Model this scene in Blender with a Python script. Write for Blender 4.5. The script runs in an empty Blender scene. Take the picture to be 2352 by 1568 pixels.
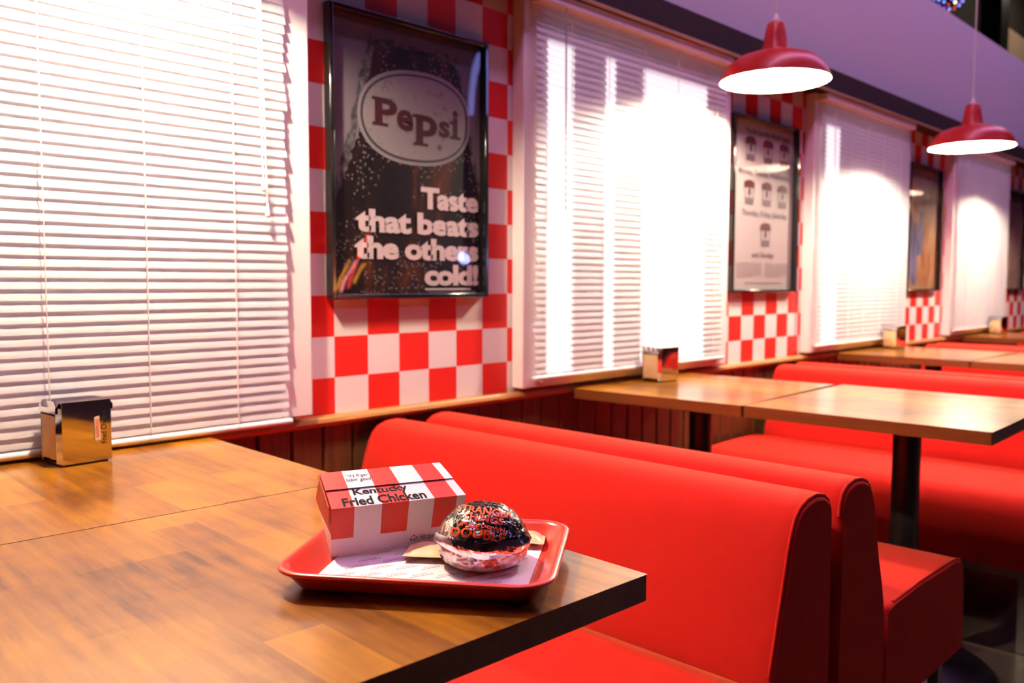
import bpy, bmesh, math, random
from mathutils import Vector, Matrix, noise
random.seed(7)
SC = bpy.context.scene
COL = SC.collection
PI = math.pi

# ------------------------------------------------------------------ camera
cam = bpy.data.cameras.new('camera')
cam_o = bpy.data.objects.new('camera', cam); COL.objects.link(cam_o)
yaw, pit, rol = .7987, -.0682, .0023
fw = Vector((math.sin(yaw)*math.cos(pit), math.cos(yaw)*math.cos(pit), math.sin(pit)))
rt = Vector((math.cos(yaw), -math.sin(yaw), 0)); up = rt.cross(fw)
r2 = math.cos(rol)*rt + math.sin(rol)*up; u2 = -math.sin(rol)*rt + math.cos(rol)*up
M = Matrix((r2, u2, -fw)).transposed().to_4x4(); M.translation = (-1.1035, -1.7766, 1.0885)
cam_o.matrix_world = M
cam.sensor_width = 36; cam.lens = 36*1983.73/2352; cam.clip_start = .02
cam.dof.use_dof = True; cam.dof.focus_distance = 1.10; cam.dof.aperture_fstop = 5.0
SC.camera = cam_o
# ------------------------------------------------------------------ world, light, exposure
w = bpy.data.worlds.new('world'); SC.world = w; w.use_nodes = True
w.node_tree.nodes['Background'].inputs[0].default_value = (.75, .72, .9, 1)
w.node_tree.nodes['Background'].inputs[1].default_value = .12
SC.view_settings.view_transform = 'Standard'; SC.view_settings.look = 'None'
SC.view_settings.gamma = 1; SC.view_settings.exposure = 0.0; SC.view_settings.use_curve_mapping = False
SC.cycles.use_denoising = True
SC.cycles.max_bounces = 7; SC.cycles.diffuse_bounces = 4; SC.cycles.glossy_bounces = 4
SC.cycles.transparent_max_bounces = 10; SC.cycles.sample_clamp_indirect = 40; SC.cycles.caustics_reflective = False
LAMP_L = 2700.0                  # bulb emission
LAMP_C = (1, .81, .60)
def area(name, loc, size, power, color, rot=(0, 0, 0)):
    l = bpy.data.lights.new(name, 'AREA'); l.shape = 'RECTANGLE'; l.size, l.size_y = size
    l.energy = power; l.color = color
    o = bpy.data.objects.new(name, l); COL.objects.link(o); o.location = loc; o.rotation_euler = rot
    return o
sun = bpy.data.lights.new('sun', 'SUN'); sun.energy = 9.0; sun.angle = math.radians(1.2); sun.color = (1, .97, .95)
so = bpy.data.objects.new('sun', sun); COL.objects.link(so)
so.rotation_euler = Vector((-.1, -1, -.2)).to_track_quat('-Z', 'Y').to_euler(); so.location = (2, 6, 4)
area('violet_stage_light', (3.0, -1.08, 4.3), (9, .16), 125, (.70, .36, .85))
area('added_hall_fill', (11.0, .5, 4.9), (1.5, 1.0), 22, (1, .8, .6))  # added fill to brighten the dark hall, no known fixture
area('far_violet_light', (3.0, -4.2, 4.6), (6, .3), 38, (.62, .38, 1.0))
area('rose_stage_light', (0.5, -.9, 4.4), (3.5, .16), 32, (1.0, .42, .50))

# ------------------------------------------------------------------ materials
def mat(name, color=(.8, .8, .8), rough=.5, metal=0, **kw):
    m = bpy.data.materials.new(name); m.use_nodes = True
    b = m.node_tree.nodes['Principled BSDF']
    b.inputs['Base Color'].default_value = (*color, 1); b.inputs['Roughness'].default_value = rough
    b.inputs['Metallic'].default_value = metal
    for k, v in kw.items(): b.inputs[k.replace('_', ' ')].default_value = v
    return m
class NT:
    def __init__(s, m): s.m = m; s.t = m.node_tree; s.b = s.t.nodes['Principled BSDF']
    def n(s, typ, ins=None, **props):
        nd = s.t.nodes.new(typ)
        for k, v in props.items(): setattr(nd, k, v)
        for k, v in (ins or {}).items(): s.set(nd.inputs[k], v)
        return nd
    def set(s, sock, v):
        if isinstance(v, bpy.types.NodeSocket): s.t.links.new(v, sock)
        elif isinstance(v, bpy.types.Node): s.t.links.new(v.outputs[0], sock)
        else: sock.default_value = v
    def math(s, op, a, b=0, c=0):
        return s.n('ShaderNodeMath', {0: a, 1: b, 2: c}, operation=op).outputs[0]
    def mix(s, f, a, b, mode='MIX'):
        nd = s.n('ShaderNodeMix', data_type='RGBA', blend_type=mode)
        s.set(nd.inputs[0], f); s.set(nd.inputs[6], a); s.set(nd.inputs[7], b); return nd.outputs[2]
    def ramp(s, f, stops, interp='LINEAR'):
        nd = s.n('ShaderNodeValToRGB', {0: f}); cr = nd.color_ramp; cr.interpolation = interp
        while len(cr.elements) < len(stops): cr.elements.new(.5)
        for e, (p, c) in zip(cr.elements, stops): e.position = p; e.color = (*c, 1)
        return nd.outputs[0]
    def obj(s): return s.n('ShaderNodeTexCoord').outputs['Object']
    def mapping(s, v, loc=(0, 0, 0), rot=(0, 0, 0), scale=(1, 1, 1)):
        return s.n('ShaderNodeMapping', {'Vector': v, 'Location': loc, 'Rotation': rot, 'Scale': scale}).outputs[0]
    def noise(s, v, scale, detail=4, rough=.55, dist=0):
        return s.n('ShaderNodeTexNoise', {'Vector': v, 'Scale': scale, 'Detail': detail, 'Roughness': rough, 'Distortion': dist})
    def bump(s, h, strength=.2, dist=.002):
        nd = s.n('ShaderNodeBump', {'Height': h, 'Strength': strength, 'Distance': dist}); s.t.links.new(nd.outputs[0], s.b.inputs['Normal'])
PER = 1.853
def m_checker():
    m = mat('checked_wall_paint', rough=.38, Specular_IOR_Level=.35); t = NT(m)
    sp = t.n('ShaderNodeSeparateXYZ', {0: t.obj()})
    u = t.math('WRAP', sp.outputs[0], PER-.3, -.3)
    cx = t.math('FLOOR', t.math('DIVIDE', u, .1)); cz = t.math('FLOOR', t.math('DIVIDE', t.math('SUBTRACT', sp.outputs[2], .056), .1))
    par = t.math('FLOORED_MODULO', t.math('ADD', cx, cz), 2)
    c = t.mix(par, (.78, .74, .72, 1), (.74, .022, .016, 1))
    up = t.math('GREATER_THAN', sp.outputs[2], 1.95)
    t.set(t.b.inputs['Base Color'], t.mix(up, c, (.62, .60, .63, 1)))
    t.set(t.b.inputs['Roughness'], t.math('MULTIPLY_ADD', up, .3, .38))
    return m
def m_table():
    m = mat('varnished_stave_wood', rough=.32, Coat_Weight=.5, Coat_Roughness=.15, Specular_IOR_Level=.3); t = NT(m)
    o = t.obj()
    info = t.n('ShaderNodeObjectInfo').outputs['Random']
    off = t.n('ShaderNodeCombineXYZ', {0: t.math('MULTIPLY', info, 3.7), 1: t.math('MULTIPLY', info, 5.1), 2: 0}).outputs[0]
    v = t.n('ShaderNodeVectorMath', {0: o, 1: off}, operation='ADD').outputs[0]
    br = t.n('ShaderNodeTexBrick', {'Vector': t.mapping(v, rot=(0, 0, PI/2)), 'Color1': (0, 0, 0, 1), 'Color2': (1, 1, 1, 1), 'Mortar': (.35, .35, .35, 1),
             'Scale': 1, 'Mortar Size': .0003, 'Brick Width': .31, 'Row Height': .062, 'Bias': 0}, offset=.37, offset_frequency=3)
    g = t.noise(t.mapping(v, scale=(30, 2.4, 30)), 2.0, 6, .6).outputs[0]
    g2 = t.noise(v, 6, 5, .6).outputs[0]
    fine = t.noise(t.mapping(v, scale=(130, 7, 60)), 3, 3).outputs[0]
    f = t.math('ADD', t.math('MULTIPLY', br.outputs[0], .20), t.math('ADD', t.math('MULTIPLY', g, .45), t.math('MULTIPLY', g2, .45)))
    c = t.ramp(f, [(.36, (.060, .016, .0012)), (.47, (.20, .066, .0022)), (.58, (.33, .128, .004)), (.72, (.47, .20, .008))])
    c = t.mix(t.math('MULTIPLY', fine, .22), c, (.13, .04, .006, 1), 'MIX')
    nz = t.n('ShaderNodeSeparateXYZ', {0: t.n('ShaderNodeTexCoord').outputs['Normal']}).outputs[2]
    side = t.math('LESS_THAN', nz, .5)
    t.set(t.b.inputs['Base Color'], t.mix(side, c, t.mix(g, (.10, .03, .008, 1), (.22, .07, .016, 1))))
    return m
def m_fabric():
    m = mat('red_woven_fabric', (.66, .012, .008), .85, Sheen_Weight=.30, Sheen_Roughness=.5, Sheen_Tint=(1, .42, .16, 1), Specular_IOR_Level=.15); t = NT(m)
    o = t.obj()
    a = t.n('ShaderNodeTexWave', {'Vector': o, 'Scale': 260, 'Distortion': .6}, wave_type='BANDS', bands_direction='Y').outputs[1]
    b = t.n('ShaderNodeTexWave', {'Vector': o, 'Scale': 260, 'Distortion': .6}, wave_type='BANDS', bands_direction='Z').outputs[1]
    n = t.noise(o, 420, 2).outputs[0]; big = t.noise(o, 11, 4).outputs[0]
    h = t.math('ADD', t.math('MULTIPLY', t.math('ADD', a, b), .5), n)
    c = t.mix(t.math('MULTIPLY_ADD', n, .35, t.math('MULTIPLY', big, .25)), (.60, .009, .006, 1), (.40, .0035, .004, 1))
    t.set(t.b.inputs['Base Color'], c); t.bump(h, .25, .0008)
    return m
def m_wood(name, c1, c2, rough=.4, axis='Z'):
    m = mat(name, c1, rough); t = NT(m)
    sc = dict(Z=(25, 25, 1.6), X=(1.6, 25, 25))[axis]
    g = t.noise(t.mapping(t.obj(), scale=sc), 2.5, 5, .6, .5).outputs[0]
    t.set(t.b.inputs['Base Color'], t.mix(t.ramp(g, [(.3, (0, 0, 0)), (.7, (1, 1, 1))]), (*c1, 1), (*c2, 1)))
    return m
def m_floor():
    m = mat('floor_tiles', rough=.25); t = NT(m)
    br = t.n('ShaderNodeTexBrick', {'Vector': t.mapping(t.obj(), rot=(0, 0, .0)), 'Color1': (.085, .065, .045, 1), 'Color2': (.15, .115, .08, 1), 'Mortar': (.025, .02, .015, 1),
            'Scale': 1, 'Mortar Size': .003, 'Brick Width': .45, 'Row Height': .45}, offset=0)
    n = t.noise(t.obj(), 9, 5).outputs[0]
    t.set(t.b.inputs['Base Color'], t.mix(t.math('MULTIPLY', n, .7), br.outputs[0], (.06, .045, .03, 1)))
    t.b.inputs['Roughness'].default_value = .3; return m
def m_slat():
    m = bpy.data.materials.new('white_slat_vinyl'); m.use_nodes = True; t = NT(m)
    t.b.inputs['Base Color'].default_value = (.80, .77, .76, 1); t.b.inputs['Roughness'].default_value = .42
    tr = t.n('ShaderNodeBsdfTranslucent', {'Color': (.85, .82, .84, 1)})
    mx = t.n('ShaderNodeMixShader', {0: .34, 1: t.b, 2: tr})
    t.t.links.new(mx.outputs[0], t.t.nodes['Material Output'].inputs[0]); return m
def m_sun_mask():  # translucent material of the added sun mask behind the blinds
    m = bpy.data.materials.new('frosted_sun_mask'); m.use_nodes = True; t = NT(m)
    t.b.inputs['Base Color'].default_value = (.7, .66, .72, 1)
    tr = t.n('ShaderNodeBsdfTranslucent', {'Color': (.62, .54, .66, 1)})
    mx = t.n('ShaderNodeMixShader', {0: .5, 1: t.b, 2: tr})
    t.t.links.new(mx.outputs[0], t.t.nodes['Material Output'].inputs[0]); return m
def m_clear(name, gl=.06, ior=1.45, rough=.02):
    m = bpy.data.materials.new(name); m.use_nodes = True; t = NT(m)
    bf = t.n('ShaderNodeNewGeometry').outputs['Backfacing']
    fr = t.n('ShaderNodeFresnel', {'IOR': t.math('ADD', ior, t.math('MULTIPLY', bf, 1/ior-ior))})
    mx = t.n('ShaderNodeMixShader', {0: fr, 1: t.n('ShaderNodeBsdfTransparent'), 2: t.n('ShaderNodeBsdfGlossy', {'Roughness': rough})})
    t.t.links.new(mx.outputs[0], t.t.nodes['Material Output'].inputs[0]); t.t.nodes.remove(t.b); return m
def m_emit(name, c, s):
    m = bpy.data.materials.new(name); m.use_nodes = True; t = NT(m)
    e = t.n('ShaderNodeEmission', {0: (*c, 1), 1: s}); t.t.links.new(e.outputs[0], t.t.nodes['Material Output'].inputs[0]); t.t.nodes.remove(t.b); return m
def m_foil(name, dark, light, amount, tint=None):
    m = mat(name, light, .2, 1.0); t = NT(m)
    o = t.obj()
    vo = t.n('ShaderNodeTexVoronoi', {'Vector': t.n('ShaderNodeVectorMath', {0: o, 1: t.n('ShaderNodeVectorMath', {0: t.noise(o, 60, 3).outputs[1], 1: (.02, .02, .02)}, operation='MULTIPLY').outputs[0]}, operation='ADD').outputs[0], 'Scale': 85}, feature='DISTANCE_TO_EDGE').outputs[0]
    cr = t.math('LESS_THAN', vo, .022)
    nz = t.noise(o, 38, 4, .6).outputs[0]
    so_ = t.n('ShaderNodeSeparateXYZ', {0: o}); rr = t.math('SQRT', t.math('ADD', t.math('MULTIPLY', so_.outputs[0], so_.outputs[0]), t.math('MULTIPLY', so_.outputs[1], so_.outputs[1])))
    edge = t.math('ADD', t.math('MULTIPLY', t.math('SUBTRACT', rr, .034), 4.0), t.math('MULTIPLY', so_.outputs[0], -2.2))
    pat = t.math('GREATER_THAN', t.math('ADD', nz, t.math('MAXIMUM', edge, -.06)), amount)
    f = t.math('MAXIMUM', cr, pat)
    c = t.mix(f, (*dark, 1), (*light, 1))
    if tint:
        n2 = t.noise(o, 55, 2).outputs[0]; n3 = t.noise(t.mapping(o, loc=(3, 1, 2)), 60, 2).outputs[0]
        c = t.mix(t.math('GREATER_THAN', n2, .60), c, (.75, .20, .13, 1)); c = t.mix(t.math('GREATER_THAN', n3, .66), c, (.10, .13, .55, 1))
    t.set(t.b.inputs['Base Color'], c)
    t.set(t.b.inputs['Metallic'], t.math('MULTIPLY_ADD', f, .3, .7) if not tint else .55)
    t.set(t.b.inputs['Roughness'], .22); t.bump(nz, .4, .003); return m
def m_print(name, fn, rough=.35):
    m = mat(name, rough=rough); t = NT(m); t.set(t.b.inputs['Base Color'], fn(t)); return m
def pr_bg(t):
    sp = t.n('ShaderNodeSeparateXYZ', {0: t.obj()}).outputs[2]
    base = t.ramp(sp, [(.0, (.16, .14, .15)), (.35, (.17, .145, .16)), (.7, (.10, .085, .10))])
    n = t.noise(t.obj(), 14, 5, .6).outputs[0]
    return t.mix(t.math('MULTIPLY', t.math('SUBTRACT', n, .35), .5), base, (.10, .10, .11, 1))
def pr_bottle(t):
    o = t.obj()
    n = t.noise(t.mapping(o, scale=(9, 9, 3.2)), 1.4, 5, .6, .8).outputs[0]
    c = t.ramp(n, [(.40, (.004, .0035, .004)), (.55, (.012, .006, .005)), (.66, (.06, .015, .006)), (.78, (.14, .035, .010))])
    vo = t.n('ShaderNodeTexVoronoi', {'Vector': o, 'Scale': 95, 'Randomness': 1}).outputs[0]
    sp = t.noise(o, 7, 3).outputs[0]
    dots = t.math('MULTIPLY', t.math('LESS_THAN', vo, .27), t.math('GREATER_THAN', sp, .50))
    return t.mix(t.math('MULTIPLY', dots, .75), c, (.22, .18, .16, 1))
def pr_frost(t):
    n = t.noise(t.obj(), 40, 6, .7, .5).outputs[0]
    return t.ramp(n, [(.35, (.015, .015, .018)), (.5, (.06, .06, .065)), (.68, (.19, .18, .19))])
def pr_oval(t):
    n = t.noise(t.obj(), 60, 5, .65).outputs[0]; b = t.noise(t.obj(), 9, 3).outputs[0]
    return t.mix(b, t.mix(t.ramp(n, [(.55, (0, 0, 0)), (.7, (1, 1, 1))]), (.24, .22, .22, 1), (.09, .085, .085, 1)), (.19, .175, .18, 1))
def pr_dim(a, b, sx):
    def f(t):
        o = t.obj()
        n = t.noise(t.mapping(o, scale=sx), 2.2, 5, .6, 1.0); z = t.n('ShaderNodeSeparateXYZ', {0: o}).outputs[2]
        c = t.ramp(n.outputs[0], a); c2 = t.ramp(n.outputs[0], b)
        return t.mix(t.ramp(t.math('ADD', z, t.math('MULTIPLY', n.outputs[0], .25)), [(.42, (0, 0, 0)), (.72, (1, 1, 1))]), c, c2)
    return f
K = {}
K['wall'] = m_checker(); K['table'] = m_table(); K['fabric'] = m_fabric(); K['slat'] = m_slat()
K['floor'] = m_floor(); K['frost'] = m_sun_mask()
K['panel'] = m_wood('dark_plank_wood', (.05, .018, .006), (.11, .04, .012), .38)
K['groove'] = mat('dark_base_wood', (.018, .007, .003), .6)  # very dark brown wood for the baseboard
K['ledge'] = m_wood('oiled_ledge_wood', (.30, .12, .025), (.50, .24, .06), .35, 'X')
K['beam'] = m_wood('dark_beam_wood', (.012, .005, .005), (.022, .009, .007), .8, 'X')
K['tan'] = m_wood('pale_strip_wood', (.38, .24, .13), (.5, .33, .18), .5, 'X')
K['white'] = mat('white_gloss_paint', (.80, .77, .75), .35)
K['cord'] = mat('white_cord', (.80, .76, .72), .6)
K['dark'] = mat('dark_plaster', (.025, .020, .016), .8)
K['beige'] = mat('beige_board', (.42, .31, .22), .7)
K['black'] = mat('black_metal', (.008, .008, .009), .35)
K['frame'] = mat('black_gloss_frame', (.010, .010, .011), .12, Coat_Weight=.6)
K['chrome'] = mat('polished_chrome', (.78, .74, .70), .06, 1)
K['steel'] = mat('dull_steel', (.45, .43, .40), .35, 1)
K['kraft'] = mat('brown_napkin_paper', (.62, .42, .22), .8)
K['redmetal'] = mat('red_enamel', (.52, .016, .009), .38, Coat_Weight=.1)
K['inner'] = mat('white_enamel', (.88, .86, .82), .4)
K['bulb'] = m_emit('warm_bulb', LAMP_C, LAMP_L)
K['tray'] = mat('red_tray_plastic', (.72, .055, .030), .28, Coat_Weight=.2)
K['paper'] = mat('white_liner_paper', (.80, .78, .79), .7)
K['cardr'] = mat('red_print_card', (.68, .028, .012), .42)
K['cardw'] = mat('white_card', (.80, .78, .79), .45)
K['ink'] = mat('black_ink', (.012, .010, .010), .7, Specular_IOR_Level=.1)
K['inkred'] = mat('red_ink', (.42, .05, .03), .5)
K['orange'] = mat('orange_print', (.85, .10, .015), .35)
K['foilk'] = m_foil('black_foil', (.020, .017, .014), (.80, .74, .62), .60)
K['foils'] = m_foil('silver_foil', (.70, .62, .64), (.86, .80, .80), .5, True)
K['foilp'] = mat('plain_silver_foil', (.82, .80, .80), .18, 1)
K['sachet'] = mat('cream_sachet', (.74, .50, .27), .4)
K['clear'] = m_clear('clear_acrylic', ior=1.45)
K['glass'] = m_clear('window_glass', ior=1.3)
K['tape'] = mat('cream_tape', (.80, .68, .48), .6)
K['p_bg'] = m_print('poster_grey_print', pr_bg); K['p_bottle'] = m_print('poster_bottle_print', pr_bottle)
K['p_frost'] = m_print('poster_frost_print', pr_frost); K['p_oval'] = m_print('poster_oval_print', pr_oval)
K['p_line'] = mat('poster_dark_line', (.04, .04, .045), .4); K['p_rim'] = mat('poster_pale_rim', (.22, .20, .21), .4)
K['p_word'] = mat('poster_maroon_ink', (.05, .012, .013), .4); K['p_white'] = mat('poster_pink_white_ink', (.62, .53, .52), .4)
K['p2_bg'] = mat('poster_cream_print', (.44, .375, .38), .4); K['p2_ink'] = mat('poster_brown_ink', (.13, .095, .12), .5)
K['p2_fine'] = mat('poster_pale_ink', (.30, .25, .255), .5)
K['p2_red'] = mat('poster_dark_red', (.10, .010, .015), .5); K['p2_white'] = mat('poster_pale_bucket', (.38, .33, .345), .5)
K['p3_bg'] = m_print('poster_diner_print', pr_dim([(.3, (.30, .07, .03)), (.5, (.42, .20, .09)), (.7, (.55, .36, .22))], [(.3, (.10, .08, .09)), (.5, (.25, .17, .14)), (.7, (.30, .24, .20))], (9, 9, 2.5)))
K['p3_blue'] = m_print('poster_blue_print', lambda t: t.ramp(t.noise(t.mapping(t.obj(), scale=(9, 9, 2)), 2, 4).outputs[0], [(.35, (.05, .045, .10)), (.65, (.22, .20, .33))]))
K['p4_bg'] = m_print('poster_street_print', pr_dim([(.3, (.30, .10, .07)), (.5, (.42, .28, .22)), (.7, (.60, .45, .36))], [(.3, (.05, .04, .05)), (.5, (.14, .05, .06)), (.7, (.2, .13, .15))], (10, 10, 4)))

# ------------------------------------------------------------------ geometry helpers
class MB:
    def __init__(s): s.v = []; s.f = []; s.sm = []; s.mi = []
    def add(s, vs, fs, smooth=False, mi=0):
        b = len(s.v); s.v += [tuple(v) for v in vs]
        for f in fs: s.f.append([i+b for i in f]); s.sm.append(smooth); s.mi.append(mi)
        return s
    def box(s, x0, x1, y0, y1, z0, z1, mi=0):
        v = [(x, y, z) for z in (z0, z1) for y in (y0, y1) for x in (x0, x1)]
        return s.add(v, [(0, 2, 3, 1), (4, 5, 7, 6), (0, 1, 5, 4), (2, 6, 7, 3), (0, 4, 6, 2), (1, 3, 7, 5)], mi=mi)
    def prism(s, poly, a0, a1, fn, smooth=False, caps=True):  # poly of (p,q); fn(p,q,a)->xyz
        n = len(poly); v = [fn(p, q, a0) for p, q in poly] + [fn(p, q, a1) for p, q in poly]
        s.add(v, [(i, (i+1) % n, n+(i+1) % n, n+i) for i in range(n)], smooth)
        if caps: s.add(v, [list(range(n))[::-1], list(range(n, 2*n))])
        return s
    def flat(s, poly, y):                    # poly of (u,v) facing -y
        return s.add([(u, y, v) for u, v in poly], [list(range(len(poly)))])
    def lathe(s, prof, n=48, c=(0, 0, 0), smooth=True, close=False):
        v = []; k = len(prof)
        for i in range(n):
            a = 2*PI*i/n
            for r, z in prof: v.append((c[0]+r*math.cos(a), c[1]+r*math.sin(a), c[2]+z))
        f = [(i*k+j, ((i+1) % n)*k+j, ((i+1) % n)*k+j+1, i*k+j+1) for i in range(n) for j in range(k-1)]
        return s.add(v, f, smooth)
    def tube(s, pts, r, n=8, caps=True, smooth=True, ref=None):
        pts = [Vector(p) for p in pts]; v = []; m = len(pts)
        for i, p in enumerate(pts):
            d = (pts[min(i+1, m-1)]-pts[max(i-1, 0)]).normalized()
            a = d.cross(Vector(ref) if ref else (Vector((0, 0, 1)) if abs(d.z) < .9 else Vector((1, 0, 0)))).normalized(); b = d.cross(a)
            rr = r[i] if isinstance(r, (list, tuple)) else r
            v += [p + (a*math.cos(2*PI*j/n)+b*math.sin(2*PI*j/n))*rr for j in range(n)]
        s.add(v, [(i*n+j, i*n+(j+1) % n, (i+1)*n+(j+1) % n, (i+1)*n+j) for i in range(m-1) for j in range(n)], smooth)
        if caps: s.add(v, [list(range(n))[::-1], list(range((m-1)*n, m*n))])
        return s
    def grid(s, fn, nu, nv, smooth=True):
        v = [fn(i/nu, j/nv) for j in range(nv+1) for i in range(nu+1)]
        return s.add(v, [(j*(nu+1)+i, j*(nu+1)+i+1, (j+1)*(nu+1)+i+1, (j+1)*(nu+1)+i) for j in range(nv) for i in range(nu)], smooth)
    def build(s, name, m, parent=None, bevel=0, seg=2, fix=True, merge=False):
        me = bpy.data.meshes.new(name); me.from_pydata(s.v, [], s.f)
        for p, sm, mi in zip(me.polygons, s.sm, s.mi): p.use_smooth = sm; p.material_index = mi
        for mm in (m if isinstance(m, (list, tuple)) else [m]): me.materials.append(mm)
        if fix or merge:
            bm = bmesh.new(); bm.from_mesh(me)
            if merge: bmesh.ops.remove_doubles(bm, verts=bm.verts, dist=1e-6)
            bmesh.ops.recalc_face_normals(bm, faces=bm.faces); bm.to_mesh(me); bm.free()
        o = bpy.data.objects.new(name, me); COL.objects.link(o)
        if parent: o.parent = parent
        if bevel:
            b = o.modifiers.new('bevel', 'BEVEL'); b.width = bevel; b.segments = seg; b.limit_method = 'ANGLE'; b.angle_limit = .6
            b.harden_normals = False
            for p in me.polygons: p.use_smooth = True
            try: me.set_sharp_from_angle(angle=.8)
            except Exception: pass
        return o
def tag(o, label, cat, group=None):
    o['label'] = label; o['category'] = cat
    if group: o['group'] = group
    return o
def thing(name, label, cat, loc=(0, 0, 0), rz=0, group=None):
    o = bpy.data.objects.new(name, None); COL.objects.link(o); o.location = loc; o.rotation_euler = (0, 0, rz)
    o.empty_display_size = .05
    return tag(o, label, cat, group)
def struct(name, mb, m, parent=None, **k):
    o = mb.build(name, m, parent, **k)
    if parent is None: o['kind'] = 'structure'
    return o
def dup(root, loc, rz, label):
    r = root.copy(); COL.objects.link(r); r.location = loc; r.rotation_euler = (0, 0, rz); r['label'] = label
    for ch in list(root.children):
        c = ch.copy(); COL.objects.link(c); c.parent = r
        for g in ch.children:
            d = g.copy(); COL.objects.link(d); d.parent = c
    return r
_dg = None
def text_mesh(body, bold=0.0, shear=0.0, spacing=1.0, line=1.0, align='LEFT', res=3):
    """vertices (2-D, unit box of the ink is returned too) and faces of a line of lettering"""
    cu = bpy.data.curves.new('lettering', 'FONT'); cu.body = body; cu.offset = bold; cu.shear = shear
    cu.space_character = spacing; cu.space_line = line; cu.align_x = align; cu.resolution_u = res
    o = bpy.data.objects.new('lettering', cu); COL.objects.link(o)
    me = bpy.data.meshes.new_from_object(o.evaluated_get(bpy.context.evaluated_depsgraph_get()))
    v = [(p.co.x, p.co.y) for p in me.vertices]; f = [list(p.vertices) for p in me.polygons]
    bpy.data.objects.remove(o); bpy.data.meshes.remove(me); bpy.data.curves.remove(cu)
    return v, f
def put_text(mb, body, x0, x1, z0, z1, fn, **k):
    """fit the ink of body into the box x0..x1, z0..z1 of a local plane; fn(u,v)->xyz"""
    v, f = text_mesh(body, **k)
    ax, bx = min(p[0] for p in v), max(p[0] for p in v); az, bz = min(p[1] for p in v), max(p[1] for p in v)
    vs = [fn(x0+(p[0]-ax)/(bx-ax)*(x1-x0), z0+(p[1]-az)/(bz-az)*(z1-z0)) for p in v]
    mb.add(vs, f); return mb
def rrect(a, b, r, n=8):
    out = []
    for cx, cy, t0 in ((a-r, b-r, 0), (-a+r, b-r, PI/2), (-a+r, -b+r, PI), (a-r, -b+r, 1.5*PI)):
        for i in range(n+1):
            t = t0+PI/2*i/n; out.append((cx+r*math.cos(t), cy+r*math.sin(t)))
    return out

# ------------------------------------------------------------------ setting
struct('floor', MB().box(-5, 14, -7, 3, -.1, 0), K['floor'])
struct('ceiling', MB().box(-5, 14, -7, 3, 5.0, 5.1), K['dark'])
struct('wall_right', MB().box(-5, 14, -7.1, -7, 0, 5), K['dark'])
struct('wall_near', MB().box(-5.1, -5, -7, 3, 0, 5), K['dark'])
struct('wall_far', MB().box(14, 14.1, -7, 3, 0, 5), K['dark'])
WIN = [-1, 0, 1, 2]
wb = MB()
wb.box(-5, 14, 0, .12, 0, .80); wb.box(-5, 14, 0, .12, 1.93, 2.668)
xs = [-5]
for k in WIN: xs += [k*PER+.79, k*PER+1.79]
xs.append(14)
for i in range(0, len(xs), 2): wb.box(xs[i], xs[i+1], 0, .12, .80, 1.93)
struct('wall_left', wb, K['wall'])
# planked wainscot below the ledge
wp = MB(); x = -4.99
while x < 8:
    wp.prism([(x+.002, -.001), (x+.002, -.010), (x+.006, -.014), (x+.081, -.014), (x+.085, -.010), (x+.085, -.001)], .08, .745, lambda p, q, a: (p, q, a)); x += .087
struct('trim_1', wp, K['panel'])
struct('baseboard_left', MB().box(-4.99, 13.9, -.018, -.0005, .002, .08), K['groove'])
lp = [(-.001, .742), (-.022, .742), (-.030, .747), (-.033, .754), (-.030, .762), (-.024, .767), (-.001, .767)]
struct('trim_2', MB().prism(lp, -4.99, 13.9, lambda p, q, a: (a, p, q)), K['ledge'])
struct('trim_3', MB().box(-4.99, 13.9, -.092, -.001, 1.924, 2.025), K['beam'], bevel=.004)
struct('trim_4', MB().box(-4.99, 13.9, -.100, -.0925, 1.921, 1.932), K['tan'], bevel=.002)
# dark hall above the partition, and added sun blockers outside the windows
struct('wall_upper', MB().box(-5, 14, 1.5, 1.6, 2.66, 5.0), K['dark'])
struct('trim_5', MB().box(10.15, 10.45, 1.30, 1.499, 2.67, 4.99), K['black'])
struct('trim_6', MB().box(10.55, 13.5, 1.42, 1.499, 2.67, 4.22), K['beige'])
struct('ceiling_daylight_block', MB().box(-5, 14, .121, 1.6, 2.56, 2.659), K['dark'])  # unseen deck, added to keep daylight out of the hall
pw = MB()
SUNNY = [(.755, .925), (1.075, 1.13), (1.275, 1.67), (2.60, 2.80)]  # gaps in the mask that let sun stripes onto the blinds
px = -5
for a, b in SUNNY:
    pw.box(px, a+.03, .22, .28, 0, 2.55); pw.box(a+.03, b+.03, .22, .28, 0, .78); pw.box(a+.03, b+.03, .22, .28, 1.86, 2.55); px = b+.03
pw.box(px, 14, .22, .28, 0, 2.55)
struct('wall_sun_mask', pw, K['frost'])  # unseen panels, added to block and soften sun behind the blinds
for i, k in enumerate(WIN):
    x0, x1 = k*PER+.718, k*PER+1.86
    c = MB()
    for a, b, z0, z1 in ((x0, x0+.080, .777, 1.922), (x1-.080, x1, .777, 1.922), (x0+.080, x1-.080, .777, .805)):
        c.box(a, b, -.048, -.001, z0, z1)
    win = struct('window_%d' % (i+1), c, K['white'], bevel=.004)
    MB().box(x0+.071, x1-.071, .05, .054, .801, 1.929).build('window_pane', K['glass'], win)
    s = MB()
    for a, b, z0, z1 in ((x0+.071, x0+.095, .801, 1.929), (x1-.095, x1-.071, .801, 1.929), (x0+.095, x1-.095, .801, .83), (x0+.095, x1-.095, 1.9, 1.929)):
        s.box(a, b, .045, .06, z0, z1)
    s.build('window_sash', K['white'], win)

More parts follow.
